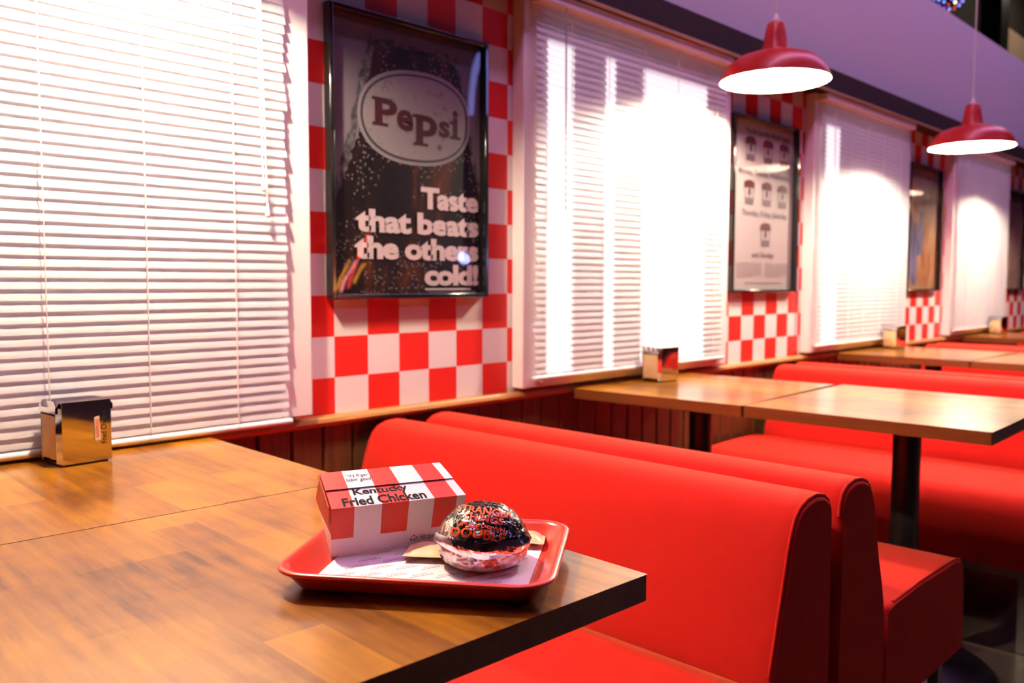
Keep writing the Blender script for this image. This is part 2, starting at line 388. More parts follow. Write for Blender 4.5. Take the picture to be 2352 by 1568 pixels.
# ------------------------------------------------------------------ blinds
def blind(k, label, lad, zb, wand=None, pulls=None):
    x0, x1 = k*PER+.750, k*PER+1.805
    if k == -1: x1 += -.015
    t = thing('window_blind', label, 'blind', ((x0+x1)/2, -.062, zb), 0, 'white slatted blinds on the windows')
    h = (x1-x0)/2; rnd = random.Random(k+5)
    top = 1.921-zb
    MB().box(-h, h, -.029, .018, top-.032, top-.001).build('head_rail', K['white'], t, bevel=.003)
    MB().box(-h-.004, h+.004, -.010, .010, 0, .014).build('bottom_rail', K['white'], t, bevel=.006, seg=3)
    s = MB(); z = .030; n = int((top-.034-z)/0.0206)
    for j in range(n+1):
        zc = z + j*0.0206; wid = .026; tl = math.radians(68+rnd.uniform(-1.5, 1.5)); dx = rnd.uniform(-.004, .004)
        if zb+zc < 1.05 and rnd.random() < .25: dx -= .006
        sag = rnd.uniform(-.0006, .0006)
        def fn(u, v, zc=zc, tl=tl, dx=dx, sag=sag):
            w_ = (v-.5)*wid; bow = .0022*(1-(2*v-1)**2)
            yy = w_*math.cos(tl) - bow*math.sin(tl); zz = w_*math.sin(tl) + bow*math.cos(tl)*.3
            return (-h+.003+dx+u*(2*h-.006), yy, zc+zz+sag*math.sin(u*9+zc*40))
        s.grid(fn, 8, 5)
    s.build('slats', K['slat'], t, fix=False)
    for x in lad:
        xl = x-(x0+x1)/2
        MB().tube([(xl, -.0135, .014), (xl, -.0135, top-.03)], .0011, 6).build('ladder_cord', K['cord'], t)
    if pulls:
        for x, zt in pulls:
            xl = x-(x0+x1)/2; zt -= zb
            c = MB().tube([(xl, -.019, top-.025), (xl+.002, -.022, (top+zt)/2), (xl+.010, -.021, zt)], .0013, 6).build('pull_cord', K['cord'], t)
            MB().lathe([(0, .014), (.002, .013), (.003, .004), (.0055, -.012), (.0045, -.018), (0, -.018)], 12, (xl+.010, -.021, zt)).build('tassel', K['cord'], c)
    if wand is not None:
        xl = wand-(x0+x1)/2
        MB().tube([(xl, -.024, top-.03), (xl+.001, -.026, top-.62)], .0026, 6).build('tilt_wand', K['clearplastic'], t)
    return t
K['clearplastic'] = mat('smoky_plastic', (.45, .42, .44), .2)
def lads(k): return [k*PER+.772+f*1.05 for f in (.125, .30, .475, .66, .90)]
blind(-1, 'white slatted blind at the far left, behind the brown napkin dispenser and empty tabletop', [-.94, -.75, -.569, -.384, -.196], .768, None, [(-.142, 1.30), (-.133, 1.245)])
blind(0, 'white slatted blind with bright vertical light stripes, right of the soda bottle poster', [.898, 1.078, 1.269, 1.462, 1.718], .800, .857)
blind(1, 'white slatted blind to the right of the bucket poster, bright strip along its left edge', [2.723, 2.911, 3.089, 3.286, 3.504], .802, None, [(2.70, 1.2)])
blind(2, 'narrow-looking white slatted blind furthest away, beyond the brown diner picture', lads(2), .802)

# ------------------------------------------------------------------ pendant lamps
def make_pendant(loc, label):
    t = thing('pendant_lamp', label, 'lamp', loc, 0, 'red pendant lamps over the tables')
    out = [(.175, 0), (.172, .014), (.163, .034), (.147, .055), (.122, .074), (.090, .085), (.060, .090), (.046, .094), (.043, .100), (.036, .145), (.029, .182), (.026, .187), (0, .187)]
    MB().lathe(out, 64).build('shade', K['redmetal'], t)
    inn = [(.175, 0), (.1705, .014), (.1615, .033), (.1455, .053), (.1205, .072), (.089, .083), (.058, .088), (.044, .091), (.038, .100), (.036, .11), (0, .11)]
    MB().lathe(inn, 64).build('reflector', K['inner'], t)
    b = bmesh.new(); bmesh.ops.create_icosphere(b, subdivisions=2, radius=.03)
    for v in b.verts: v.co.z += .062
    me = bpy.data.meshes.new('bulb'); b.to_mesh(me); b.free(); me.materials.append(K['bulb'])
    o = bpy.data.objects.new('bulb', me); COL.objects.link(o); o.parent = t
    MB().lathe([(0, .110), (.016, .110), (.017, .092), (.013, .090), (0, .090)], 20).build('lamp_holder', K['cord'], t)
    MB().lathe([(.011, .1875), (.011, .199), (.007, .205), (.004, .216), (0, .216)], 20).build('cord_grip', K['cord'], t)
    MB().tube([(0, 0, .215), (0, 0, 5-loc[2])], .0028, 8).build('cord', K['cord'], t)
    return t
p0 = make_pendant((1.564, -.38, 1.748), 'largest red enamel pendant lamp in view, hanging in front of the bucket poster')
p1 = dup(p0, (3.126, -.519, 1.695), 0, 'smaller-looking red pendant lamp at the right, second from the camera')
for c in p1.children:
    if c.name.startswith('cord.') : c.location.z = 0
p2 = dup(p0, (-.45, -.33, 1.76), 0, 'red pendant lamp over the table that holds the food tray')
p3 = dup(p0, (4.85, -.52, 1.69), 0, 'red pendant lamp over the table furthest from the camera')

# ------------------------------------------------------------------ posters
def poster(x0, z0, label, w=.52, h=.70, bulge=.006):
    t = thing('framed_poster', label, 'poster', (x0, -.001, z0), 0, 'framed posters on the checked wall')
    f = MB(); d = -.028; s = .012
    for a, b, c, e in ((0, s, 0, h), (w-s, w, 0, h), (s, w-s, 0, s), (s, w-s, h-s, h)): f.box(a, b, d, -.0005, c, e)
    f.build('frame', K['frame'], t, bevel=.002)
    MB().grid(lambda u, v: (.011+u*(w-.022), -.0165-bulge*(1-(2*u-1)**2)*(1-(2*v-1)**4), .011+v*(h-.022)), 24, 24).build('cover_sheet', K['clear'], t, fix=False)
    return t, w, h
P = lambda y: (lambda u, v: (u, y, v))
def wob(pts, amp, n=6, sd=1):
    out = []; r = random.Random(sd); m = len(pts)
    for i in range(m):
        a, b = Vector(pts[i]), Vector(pts[(i+1) % m])
        for j in range(n):
            q = a.lerp(b, j/n); out.append((q.x+r.uniform(-amp, amp), q.y+r.uniform(-amp, amp)))
    return out
# 1: soda bottle poster
t, w_, h_ = poster(.077, 1.047, 'framed poster of a frosty soda bottle with a large white slogan', bulge=.0015)
MB().flat([(.011, .011), (w_-.011, .011), (w_-.011, h_-.011), (.011, h_-.011)], -.003).build('print', K['p_bg'], t, fix=False)
bot = [(.150, .628), (.30, .640), (.415, .622), (.436, .569), (.457, .467), (.470, .398), (.492, .318), (.506, .247), (.506, .012), (.014, .012), (.014, .215), (.055, .301), (.097, .411), (.120, .518)]
fr = [(.128, .650), (.42, .645), (.448, .569), (.470, .467), (.482, .398), (.504, .318), (.506, .20), (.490, .20), (.45, .5), (.42, .60), (.15, .60), (.10, .45), (.05, .25), (.014, .18), (.014, .25), (.030, .31), (.070, .411), (.095, .518)]
MB().flat(wob(fr, .006, 8, 2), -.0036).build('frost', K['p_frost'], t, fix=False)
MB().flat(wob(bot, .004, 8, 3), -.0042).build('bottle', K['p_bottle'], t, fix=False)
def oval(rx, rz, y, cx=.281, cz=.466, n=48):
    pts = []
    for i in range(n):
        a = 2*PI*i/n; e = .86
        ca, sa = math.cos(a), math.sin(a)
        x = rx*math.copysign(abs(ca)**e, ca); z = rz*math.copysign(abs(sa)**e, sa)
        pts.append((cx+x, cz+z-.0+.06*x*(1 if z > 0 else .4)))
    return MB().flat(pts, y)
oval(.188, .121, -.0048).build('oval_rim', K['p_rim'], t, fix=False)
oval(.179, .112, -.0052).build('oval_line', K['p_line'], t, fix=False)
oval(.172, .106, -.0056).build('oval_label', K['p_oval'], t, fix=False)
wd = MB(); f6 = P(-.0062)
for ch, a, b, c, d in (('P', .145, .216, .433, .503), ('e', .214, .268, .429, .483), ('p', .277, .350, .400, .478), ('s', .355, .394, .428, .471), ('i', .404, .424, .430, .505)):
    put_text(wd, ch, a, b, c, d, f6, bold=.035)
for a, b, c, d in ((.137, .186, .433, .4405), (.136, .160, .4955, .503), (.268, .318, .398, .4055), (.266, .29, .469, .4765), (.394, .434, .428, .4355), (.393, .41, .467, .4745)):
    wd.flat([(a, c), (b, c), (b, d), (a, d)], -.0063)
put_text(wd, '®', .350, .366, .392, .408, f6)
wd.build('brand_lettering', K['p_word'], t, fix=False)
sl = MB(); f7 = P(-.0066)
for tx, a, b, c, d in (('Taste', .292, .500, .234, .292), ('that beats', .084, .500, .166, .224), ('the others', .080, .500, .099, .157), ('cold!', .303, .500, .032, .090)):
    put_text(sl, tx, a, b, c, d, f7, bold=.045, spacing=.93)
sl.flat([(.305, 0.0206), (.470, 0.0206), (.470, .0255), (.305, .0255)], -.0066)
sl.build('slogan_lettering', K['p_white'], t, fix=False)
fl = MB()
for i in range(26): fl.flat([(.315+i*.0068, .0145), (.3195+i*.0068, .0145), (.3195+i*.0068, .0165), (.315+i*.0068, .0165)], -.0066)
fl.build('fine_print', K['p2_fine'], t, fix=False)
# 2: bucket poster
t, w_, h_ = poster(1.93, 1.050, 'framed white poster of seven striped buckets with day names', .545, .70)
MB().flat([(.011, .011), (w_-.011, .011), (w_-.011, h_-.011), (.011, h_-.011)], -.003).build('print', K['p2_bg'], t, fix=False)
tx = MB(); f4 = P(-.0045)
for s_, a, b, c, d in (('We fix Sunday dinner', .115, .42, .634, .662), ('seven', .43, .49, .634, .655), ('Monday, Tuesday, Wednesday,', .07, .50, .468, .498), ('Thursday, Friday, Saturday,', .10, .485, .305, .335), ('and Sunday', .19, .375, .138, .166)):
    tx = MB(); put_text(tx, s_, a, b, c, d, f4, bold=.02)
    tx.build('headline' if 'fix' in s_ or s_ == 'seven' else 'day_lettering', K['p2_ink'], t, fix=False)
r = random.Random(3)
for a, b in ((.07, .275), (.30, .50)):
    fl = MB()
    for i in range(7):
        x = a
        while x < b-(.06 if i == 6 else 0):
            q = r.uniform(.008, .022); fl.flat([(x, .118-i*.009), (min(b, x+q), .118-i*.009), (min(b, x+q), .121-i*.009), (x, .121-i*.009)], -.0045); x += q+.004
    fl.build('fine_print', K['p2_fine'], t, fix=False)
fl = MB()
for i in range(9): fl.flat([(.14+i*.034, .036), (.168+i*.034, .036), (.168+i*.034, .042), (.14+i*.034, .042)], -.0045)
fl.build('fine_print', K['p2_fine'], t, fix=False)
for cx, z0 in ((.162, .530), (.306, .530), (.447, .530), (.158, .356), (.302, .356), (.440, .356), (.299, .190)):
    q = [(cx-.034, z0), (cx+.034, z0), (cx+.043, z0+.072), (cx-.043, z0+.072)]
    b = MB().flat(q, -.0042).build('bucket_picture', K['p2_white'], t, fix=False)
    MB().flat(wob([(cx-.045, z0+.068), (cx+.045, z0+.068), (cx+.04, z0+.09), (cx+.015, z0+.098), (cx-.02, z0+.097), (cx-.042, z0+.088)], .002, 3, int(cx*999)), -.0046).build('chicken_heap', K['p2_red'], b, fix=False)
    MB().flat([(cx-.034, z0), (cx+.034, z0), (cx+.038, z0+.028), (cx+.02, z0+.024), (cx, z0+.030), (cx-.02, z0+.024), (cx-.038, z0+.028)], -.0047).build('bucket_band', K['p2_ink'], b, fix=False)
    sb = MB()
    sb.flat([(cx-.034, z0+.02), (cx-.041, z0+.07), (cx+.041, z0+.07), (cx+.034, z0+.02), (cx+.029, z0+.02), (cx+.035, z0+.065), (cx-.035, z0+.065), (cx-.029, z0+.02)], -.0046)
    sb.build('bucket_outline', K['p2_ink'], b, fix=False)
    MB().flat([(cx+.011*math.cos(a*.4), z0+.050+.016*math.sin(a*.4)) for a in range(16)], -.0046).build('bucket_mark', K['p2_red'], b, fix=False)
# 3, 4: distant pictures
t, w_, h_ = poster(3.785, 1.045, 'framed brown picture with blue upright shapes on the third stretch of checked wall', .52, .70)
MB().flat([(.011, .011), (w_-.011, .011), (w_-.011, h_-.011), (.011, h_-.011)], -.003).build('print', K['p3_bg'], t, fix=False)
b = MB()
for cx, z0, z1, ww in ((.08, .06, .42, .05), (.16, .03, .38, .045), (.24, .20, .44, .05), (.05, .3, .5, .03)):
    b.flat(wob([(cx-ww, z0), (cx+ww*.6, z0), (cx+ww, (z0+z1)/2), (cx+ww*.5, z1), (cx-ww*.4, z1+.01), (cx-ww*.9, z0*.4+z1*.6)], .008, 3, int(cx*500)), -.004)
b.build('painted_figures', K['p3_blue'], t, fix=False)
t, w_, h_ = poster(5.570, 1.040, 'framed dark and pink picture at the right edge, furthest of the pictures', .52, .70)
MB().flat([(.011, .011), (w_-.011, .011), (w_-.011, h_-.011), (.011, h_-.011)], -.003).build('print', K['p4_bg'], t, fix=False)

# ------------------------------------------------------------------ tables
TZ = .762
def make_table(label, loc, rz, w, l, ped):
    """origin at the floor below the top's far-left corner; x across, -y toward the aisle"""
    t = thing('dining_table', label, 'table', loc, rz, 'varnished wooden tables along the window wall')
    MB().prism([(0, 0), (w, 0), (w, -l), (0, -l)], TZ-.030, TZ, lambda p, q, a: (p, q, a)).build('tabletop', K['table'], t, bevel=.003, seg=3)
    px_, py_ = ped
    MB().lathe([(.0, TZ-.040), (.12, TZ-.040), (.12, TZ-.031), (0, TZ-.031)], 24, (px_, py_, 0), smooth=False).build('top_plate', K['black'], t)
    MB().lathe([(.037, .05), (.037, TZ-.040)], 28, (px_, py_, 0)).build('pedestal', K['black'], t)
    MB().lathe([(.0, .075), (.045, .073), (.06, .055), (.16, .035), (.235, .022), (.245, .012), (.24, 0), (0, 0)], 40, (px_, py_, 0)).build('base', K['black'], t)
    return t
def th(d): return math.radians(d)
make_table('brown wooden tabletop at the wall carrying a napkin dispenser, behind the food tray', (-.946, -.036, 0), th(-2.0), .69, .545, (.345, -.27))
make_table('wooden table in the foreground holding the red tray, scratched near its corner', (-.984, -.5825, 0), th(-2.0), .69, .617, (.345, -.32))
make_table('wooden table beside the second blind with a napkin dispenser at its wall end', (.934, -.060, 0), th(3.0), .65, .560, (.40, -.22))
make_table('wooden table on a black post, between the two red benches right of centre', (.968, -.622, 0), th(1.4), .665, .60, (.40, -.29))
make_table('third table back at the wall, with a tan napkin dispenser under the third blind', (2.86, -.050, 0), th(-1), .66, .575, (.38, -.30))
make_table('third table back on the aisle side, cut off by the right edge of the photo', (2.838, -.635, 0), th(-1.5), .66, .60, (.38, -.30))
make_table('farthest table at the wall, with a small tan napkin dispenser at right edge', (4.70, -.045, 0), 0, .66, .575, (.33, -.30))
make_table('farthest table on the aisle side, almost outside the right edge', (4.70, -.63, 0), 0, .66, .60, (.33, -.30))

# ------------------------------------------------------------------ benches (local: back plane u=0, seat toward +u, far end at y=0)
BACK = [(0, .25), (0, .69), (.003, .712), (.012, .730), (.030, .741), (.060, .7465), (.090, .744), (.115, .736), (.132, .722), (.144, .700), (.155, .672), (.175, .600), (.197, .520), (.207, .480), (.212, .44), (.212, .25)]
SEAT = [(.2125, .252), (.2125, .462), (.26, .470), (.40, .476), (.55, .476), (.63, .472), (.665, .461), (.683, .440), (.690, .41), (.690, .27), (.682, .252)]
def smooth_poly(p, n=3):
    out = []; m = len(p)
    for i in range(m):
        a, b, c, d = (Vector(p[(i+k-1) % m]) for k in range(4))
        out.append(tuple(b))
    return out
def make_bench(label, loc, flip, rz=0, L=1.115, cut=0):
    t = thing('booth_bench', label, 'bench', loc, rz, 'red upholstered booth benches')
    s = -1 if flip else 1
    fn = lambda p, q, a: (s*p, a, q)
    def body(name, prof):
        ys = [0, -.004, -.012, -.03] ; ins = [.012, .005, .001, 0]
        rings = []
        cx = sum(p for p, q in prof)/len(prof); cz = sum(q for p, q in prof)/len(prof)
        lo = min(q for p, q in prof)
        mb = MB(); n = len(prof)
        yy = [(-y, i) for y, i in zip(ys, ins)]
        st = [(0-y0, i) for y0, i in zip([0, .004, .012, .03], ins)] + [(-L+y0, i) for y0, i in zip([.03, .012, .004, 0], ins[::-1])]
        v = []
        for y, i in st:
            for p, q in prof:
                dp, dq = cx-p, cz-q; d = math.hypot(dp, dq) or 1
                v.append(fn(p+dp/d*i, q+dq/d*i if q > lo+.02 else q, y))
        f = [(k*n+j, k*n+(j+1) % n, (k+1)*n+(j+1) % n, (k+1)*n+j) for k in range(len(st)-1) for j in range(n)]
        mb.add(v, f, True); mb.add(v, [list(range(n))[::-1], list(range((len(st)-1)*n, len(st)*n))])
        return mb.build(name, K['fabric'], t)
    ST = [(p-(cut if p > .3 else 0), q) for p, q in SEAT if not (cut and .3 < p < .6)]
    bk = body('backrest', BACK); se = body('seat', ST)
    for prof, par, i0, i1 in ((BACK, bk, 1, 14), (ST, se, 2, len(ST)-2)):
        for y in (-.006, -L+.006):
            gx = sum(p for p, q in prof)/len(prof); gz = sum(q for p, q in prof)/len(prof)
            pts = [fn(p+(gx-p)/math.hypot(gx-p, gz-q)*.0032, q+(gz-q)/math.hypot(gx-p, gz-q)*.0032, y) for p, q in prof[i0:i1]]
            MB().tube(pts, .0030, 8, ref=(0, 1, 0)).build('piping', K['fabric'], par)
    fr = MB().box(*sorted((s*.03, s*(.66-cut))), -L+.03, -L+.055, .222, .249).box(*sorted((s*.03, s*(.66-cut))), -.055, -.03, .222, .249)
    fr.box(*sorted((s*.03, s*.055)), -L+.055, -.055, .222, .249).box(*sorted((s*(.635-cut), s*(.66-cut))), -L+.055, -.055, .222, .249)
    fr.build('leg_frame', K['steel'], t)
    for u in (.045, .645-cut):
        for y in (-L+.045, -.045):
            MB().box(s*u-.0125, s*u+.0125, y-.0125, y+.0125, 0, .2215).build('leg', K['steel'], t, bevel=.002)
    return t
FY = -.052
make_bench('red fabric bench directly behind the food box, its back facing away from the second table', (.302, FY, 0), True, th(0))
make_bench('red fabric bench back-to-back with the one behind the tray, seat toward the second table', (.332, FY, 0), False)
make_bench('red fabric bench on the far side of the second table, facing the camera', (2.372, FY, 0), True)
make_bench('red fabric bench showing only a thin top line behind the second table', (2.400, FY, 0), False, cut=.15)
make_bench('red fabric bench beyond the third table, facing the camera side', (4.13, FY, 0), True)
make_bench('red fabric bench back-to-back behind the third table, mostly hidden', (4.155, FY, 0), False)
make_bench('red fabric bench furthest off, a sliver below the farthest tabletop', (6.05, FY, 0), True)

# ------------------------------------------------------------------ napkin dispensers
def make_dispenser(loc, rz, label, tape=False, scale=1):
    t = thing('napkin_dispenser', label, 'napkin dispenser', loc, rz, 'chrome napkin dispensers by the window')
    W, D, H = .043, .043, .114                # half width (x), half depth (y), height
    c = MB()
    for s in (-1, 1):
        y0, y1 = sorted((s*D, s*(D-.0016))); c.box(-W, W, y0, y1, .004, H)
        for q in (-1, 1):                     # bent-in side flanges
            c.prism([(q*W, s*D), (q*(W+.006), s*(D-.012)), (q*(W+.005), s*(D-.0135)), (q*(W-.0015), s*(D-.0016))], .006, H-.010, lambda p, r, a: (p, r, a))
    c.box(-W, W, -D+.0016, D-.0016, H-.0016, H); c.box(-W, W, -D+.0016, D-.0016, .004, .0056)
    for q in (-1, 1):                         # sloping cap over each opening
        c.prism([(q*W, H), (q*(W+.0075), H-.010), (q*(W+.0075), H-.020), (q*(W+.0062), H-.020), (q*(W+.0062), H-.0105), (q*(W-.001), H-.0016)], -D+.008, D-.008, lambda p, r, a: (p, a, r))
    c.build('case', K['chrome'], t)
    for q in (-1, 1):
        r = random.Random(4+q); n = MB()
        def fn(u, v, q=q):
            y = (-1+2*u)*(D-.0125); z = .012+v*(H-.036)
            b = .006*math.sin(PI*u)*math.sin(PI*v) + .0018*noise.noise(Vector((u*5, v*5, q*3+7)))
            return (q*(W+.0055)+q*b, y, z)
        n.grid(fn, 14, 18)
        n.build('napkins', K['kraft'], t, fix=False)
    MB().box(-.038, .038, -.038, .038, 0, .004).build('base', K['black'], t)
    fm = lambda u, v: (u, -D-.0004, v)
    lt = MB()
    # the wording runs from bottom to top up the right half of the plate
    put_text(lt, 'Fried Chicken', .034, .094, -.0345, -.0245, lambda a, b: (-b, -D-.0004, a), bold=.005)
    if not tape: put_text(lt, 'Kentucky', .036, .080, -.0225, -.0125, lambda a, b: (-b, -D-.0004, a), bold=.005)
    lt.build('lettering', K['ink'], t, fix=False)
    if tape:
        tp = MB().prism([(.0135, .040), (.0235, .042), (.0215, .085), (.0125, .083)], -D-.0012, -D-.0004, lambda p, q, a: (p, a, q)).build('tape_strip', K['tape'], t)
        hl = MB(); put_text(hl, 'HAWKINS', .047, .080, -.0215, -.0145, lambda a, b: (-b, -D-.0016, a), bold=.01)
        hl.build('tape_lettering', K['orange'], tp, fix=False)
    return t
make_dispenser((-.540, -.122, TZ), th(4), 'chrome napkin dispenser with a strip of handwritten tape, at far left', True)
make_dispenser((1.300, -.127, TZ), th(-6), 'chrome napkin dispenser reflecting blue light, below the second blind')
make_dispenser((3.36, -.122, TZ), th(-2), 'tan-sided napkin dispenser on the third table, below the third blind')
make_dispenser((5.13, -.122, TZ), th(0), 'small distant napkin dispenser on the farthest table near right edge')

# ------------------------------------------------------------------ tray and food
TH = math.radians(-54.2)
def ring_loft(mb, rings, fn, smooth=True):
    n = len(rings[0][0]); v = []
    for poly, z in rings: v += [fn(x, y, z) for x, y in poly]
    mb.add(v, [(k*n+j, k*n+(j+1) % n, (k+1)*n+(j+1) % n, (k+1)*n+j) for k in range(len(rings)-1) for j in range(n)], smooth)
    return v, n
t = thing('serving_tray', 'shallow red plastic tray with rounded corners in the foreground', 'tray', (-.468, -1.033, TZ+.0003), TH)
A, B = .150, .124
def R_(d, z, r): return (rrect(A-d, B-d, max(.006, r-d), 8), z)
mb = MB()
rings = [R_(.030, 0, .042), R_(.026, .001, .042), R_(.022, .004, .042), R_(.006, .0215, .042), R_(.001, .0222, .042), R_(0, .0240, .042), R_(.001, .0258, .042), R_(.005, .0265, .042), R_(.0085, .0255, .042), R_(.011, .0225, .042), R_(.0245, .0055, .042), R_(.0275, .0030, .042), R_(.031, .0025, .042)]
v, n = ring_loft(mb, rings, lambda x, y, z: (x, y, z))
mb.add(v, [list(range(n))[::-1], list(range(len(v)-n, len(v)))])
mb.build('tray_body', K['tray'], t)
# paper liner
t = thing('tray_liner', 'white printed paper sheet lying in the red tray', 'tray liner', (-.468, -1.033, TZ+.0035), TH)
MB().grid(lambda u, v: ((2*u-1)*.117, (2*v-1)*.091, .0008+.0004*math.sin(u*7+v*5)), 20, 16).build('paper_sheet', K['paper'], t, fix=False)
la, lb, lg = MB(), MB(), MB()
vt1 = text_mesh('Kentucky', bold=.01, res=1); vt2 = text_mesh('Fried Chicken', bold=.012, res=1)
def stamp(mb, vt, x, y, s, ang):
    c_, s_ = math.cos(ang), math.sin(ang)
    mb.add([(x+s*(p[0]*c_-p[1]*s_), y+s*(p[0]*s_+p[1]*c_), .0017) for p in vt[0]], vt[1])
AT = math.radians(43); ct, st = math.cos(AT), math.sin(AT)
for i in range(-6, 7):
    for j in range(-9, 10):
        p, q = i*.047+(j % 2)*.0235, j*.0165
        x, y = p*ct-q*st, p*st+q*ct
        if max(abs(x), abs(x+.031*ct)) < .111 and max(abs(y), abs(y+.031*st)) < .086:
            stamp(lb, vt2, x, y, .0050, AT); stamp(la, vt1, x+.006*ct-.0052*st, y+.006*st+.0052*ct, .0046, AT)
# keep only lettering inside the sheet
la.build('red_lettering', K['inkred'], t, fix=False); lb.build('black_lettering', K['ink'], t, fix=False)

# striped food box
BX = thing('food_box', 'red and white striped cardboard food box standing on the tray', 'box', (-.5453, -.9445, TZ+.0062), math.radians(-20.85))
LB = .152; S0 = .0; dep0, dep1 = .060, .088; hF = .058; hR = .087; rid = .063
stripes = [(0, .026, 1), (.026, .058, 0), (.058, .090, 1), (.090, .121, 0), (.121, .149, 1), (.149, .160, 0)]
def front(x, v):     # v 0..1 up the front panel
    return Vector((x*(1+.045*v), .010-.006*v, hF*v))
def roof(x, v):      # v 0..1 from the front edge to the ridge
    k = 1+.045*(1-v)+.0*v
    x2 = x*k; c = (x-.08)/.08
    x2 += (-.0 if x < .08 else -.006*v*(x/.16))
    return Vector((x2, .004+(rid-.004)*v, hF+(hR-hF)*v+.0006*math.sin(3*v)))
def panel(fn, x0, x1, v0, v1, nx=3, nv=6): return MB().grid(lambda u, v: fn(x0+u*(x1-x0), v0+v*(v1-v0)), nx, nv, False)
bodyw, bodyr = MB(), MB()
def addp(mb, fn, x0, x1, v0, v1, nx=3, nv=6): mb.grid(lambda u, v: fn(x0+u*(x1-x0), v0+v*(v1-v0)), nx, nv, False)
SX = .160/.160
addp(bodyw, front, 0, .160, 0, .36)
for a, b, red in stripes: addp(bodyr if red else bodyw, front, a, b, .36, 1)
# back, left and right panels, floor
hB = .050
bk = lambda x, v: Vector((.003*(1-v)+x*(1+.02*v), .046+.042*v, .0225+(hB-.0225)*v))
addp(bodyw, bk, 0, .160, 0, 1)
def side(x):
    f0, f1 = front(x, 0), front(x, 1); b0, b1 = bk(x, 0), bk(x, 1); rr = roof(x, 1)
    midb = b0.lerp(b1, .62)
    m = MB().add([f0, b0, midb, f1.lerp(f0, .55)], [(0, 1, 2, 3)])
    m.add([f1.lerp(f0, .55), midb, b1, rr, f1], [(0, 1, 2, 3, 4)], mi=1)
    m.build('end_panel', [K['cardw'], K['cardr']], BX, fix=False)
side(0); side(.160)
addp(bodyw, lambda x, v: front(x, 0).lerp(bk(x, 0), v), 0, .160, 0, 1, 1, 1)
for a, b, red in stripes: addp(bodyr if red else bodyw, roof, a, b, 0, .50)
def tidy(mb, nm, m, par): return mb.build(nm, m, par, fix=False)
bw = tidy(bodyw, 'white_card', K['cardw'], BX); brd = tidy(bodyr, 'red_card', K['cardr'], BX)
# hinged lid leaf overlapping the roof's lower leaf
lidw, lidr = MB(), MB()
lift = lambda x, v: roof(x, v)+Vector((0, -.0006, .0014))
for a, b, red in stripes:
    mb = lidr if red else lidw
    addp(mb, lift, a-.0006 if a == 0 else a, b, .48, 1.0, 3, 8)
back_roof = lambda x, v: roof(x, 1).lerp(bk(x, 1)+Vector((0, .001, .001)), v)
for a, b, red in stripes: addp(lidr if red else lidw, back_roof, a, b, 0, 1)
lid = tidy(lidw, 'lid', K['cardw'], BX); tidy(lidr, 'lid_stripes', K['cardr'], lid)
# tuck flap on the left end
fl = MB(); g = [roof(0, .98), roof(0, .46), roof(0, .05), front(.0, .93), front(.0, .66)+Vector((0, .002, 0)), front(0, .60)+Vector((0, .006, 0)), front(0, .68)+Vector((0, .014, 0))]
fl.add([p+Vector((-.0022, 0, 0)) for p in g]+[p+Vector((-.0032, 0, 0)) for p in g], [list(range(7)), list(range(7, 14))[::-1]]+[(i, (i+1) % 7, 7+(i+1) % 7, 7+i) for i in range(7)])
fl.build('tuck_flap', K['cardr'], BX)
# wording
eps = Vector((0, -.0001, .00025))
rf = lambda u, v: (lift(u, v) if v > .478 else roof(u, v))+eps
lf = lambda u, v: lift(u, v)+eps
lt = MB()
put_text(lt, 'Kentucky', .030, .097, .255, .465, rf, bold=.028)
put_text(lt, 'Fried Chicken', .014, .113, .02, .245, rf, bold=.028)
put_text(lt, '“it’s finger', .030, .056, .765, .875, lf, shear=.25)
put_text(lt, 'lickin’ good”', .027, .061, .635, .755, lf, shear=.25)
lt.build('lettering', K['ink'], BX, fix=False)
sg = MB(); put_text(sg, 'Col Harland Sanders', .096, .152, .13, .25, lambda u, v: front(u+.08*(v-.19)*.1, v)+Vector((0, -.0006, 0)), shear=.5)
sg.build('signature', K['ink'], BX, fix=False)

# wrapped burger
BG = thing('wrapped_burger', 'burger wrapped in black and silver foil with orange lettering, on tray', 'burger', (-.427, -1.072, TZ+.0062), -PI/4-.02)
def prof_z(r):   # dome height at radius r
    q = min(1, r/.0525); return .067-.033*q**3.0
def crump(p, a):
    d = noise.voronoi(p*55)[0]; return a*((d[1]-d[0])*.7-.2) + a*.55*noise.noise(p*38) + a*.55*noise.noise(p*120) + a*.3*noise.noise(p*260)
def dome(x, y, off=0):
    r = math.hypot(x, y); z = prof_z(r)
    n_ = Vector((x*12*r, y*12*r, .6+.0)).normalized() if r > 0 else Vector((0, 0, 1))
    return Vector((x, y, z)) + n_*(crump(Vector((x, y, z)), .0019+.9*max(0, r-.030)*.06)+off)
def top_pt(a, q):    # q 0 centre .. 1 lip
    r = .0525*min(1, q*1.06) if q < .94 else .0525+.0022*(q-.94)/.06
    p = dome(r*math.cos(a), r*math.sin(a))
    if q > .94:
        s = (q-.94)/.06; lip = .5+.5*math.sin(a*3+1)
        p.z -= s*(.007+.006*noise.noise(Vector((math.cos(a)*2, math.sin(a)*2, 5))))
        p += Vector((math.cos(a), math.sin(a), 0))*s*(.0015+.002*noise.noise(Vector((math.cos(a)*4, math.sin(a)*4, 1))))
    return p
mb = MB(); mb.grid(lambda u, v: top_pt(2*PI*u, v), 150, 46, False)
mb.build('upper_foil', K['foilk'], BG, fix=False)
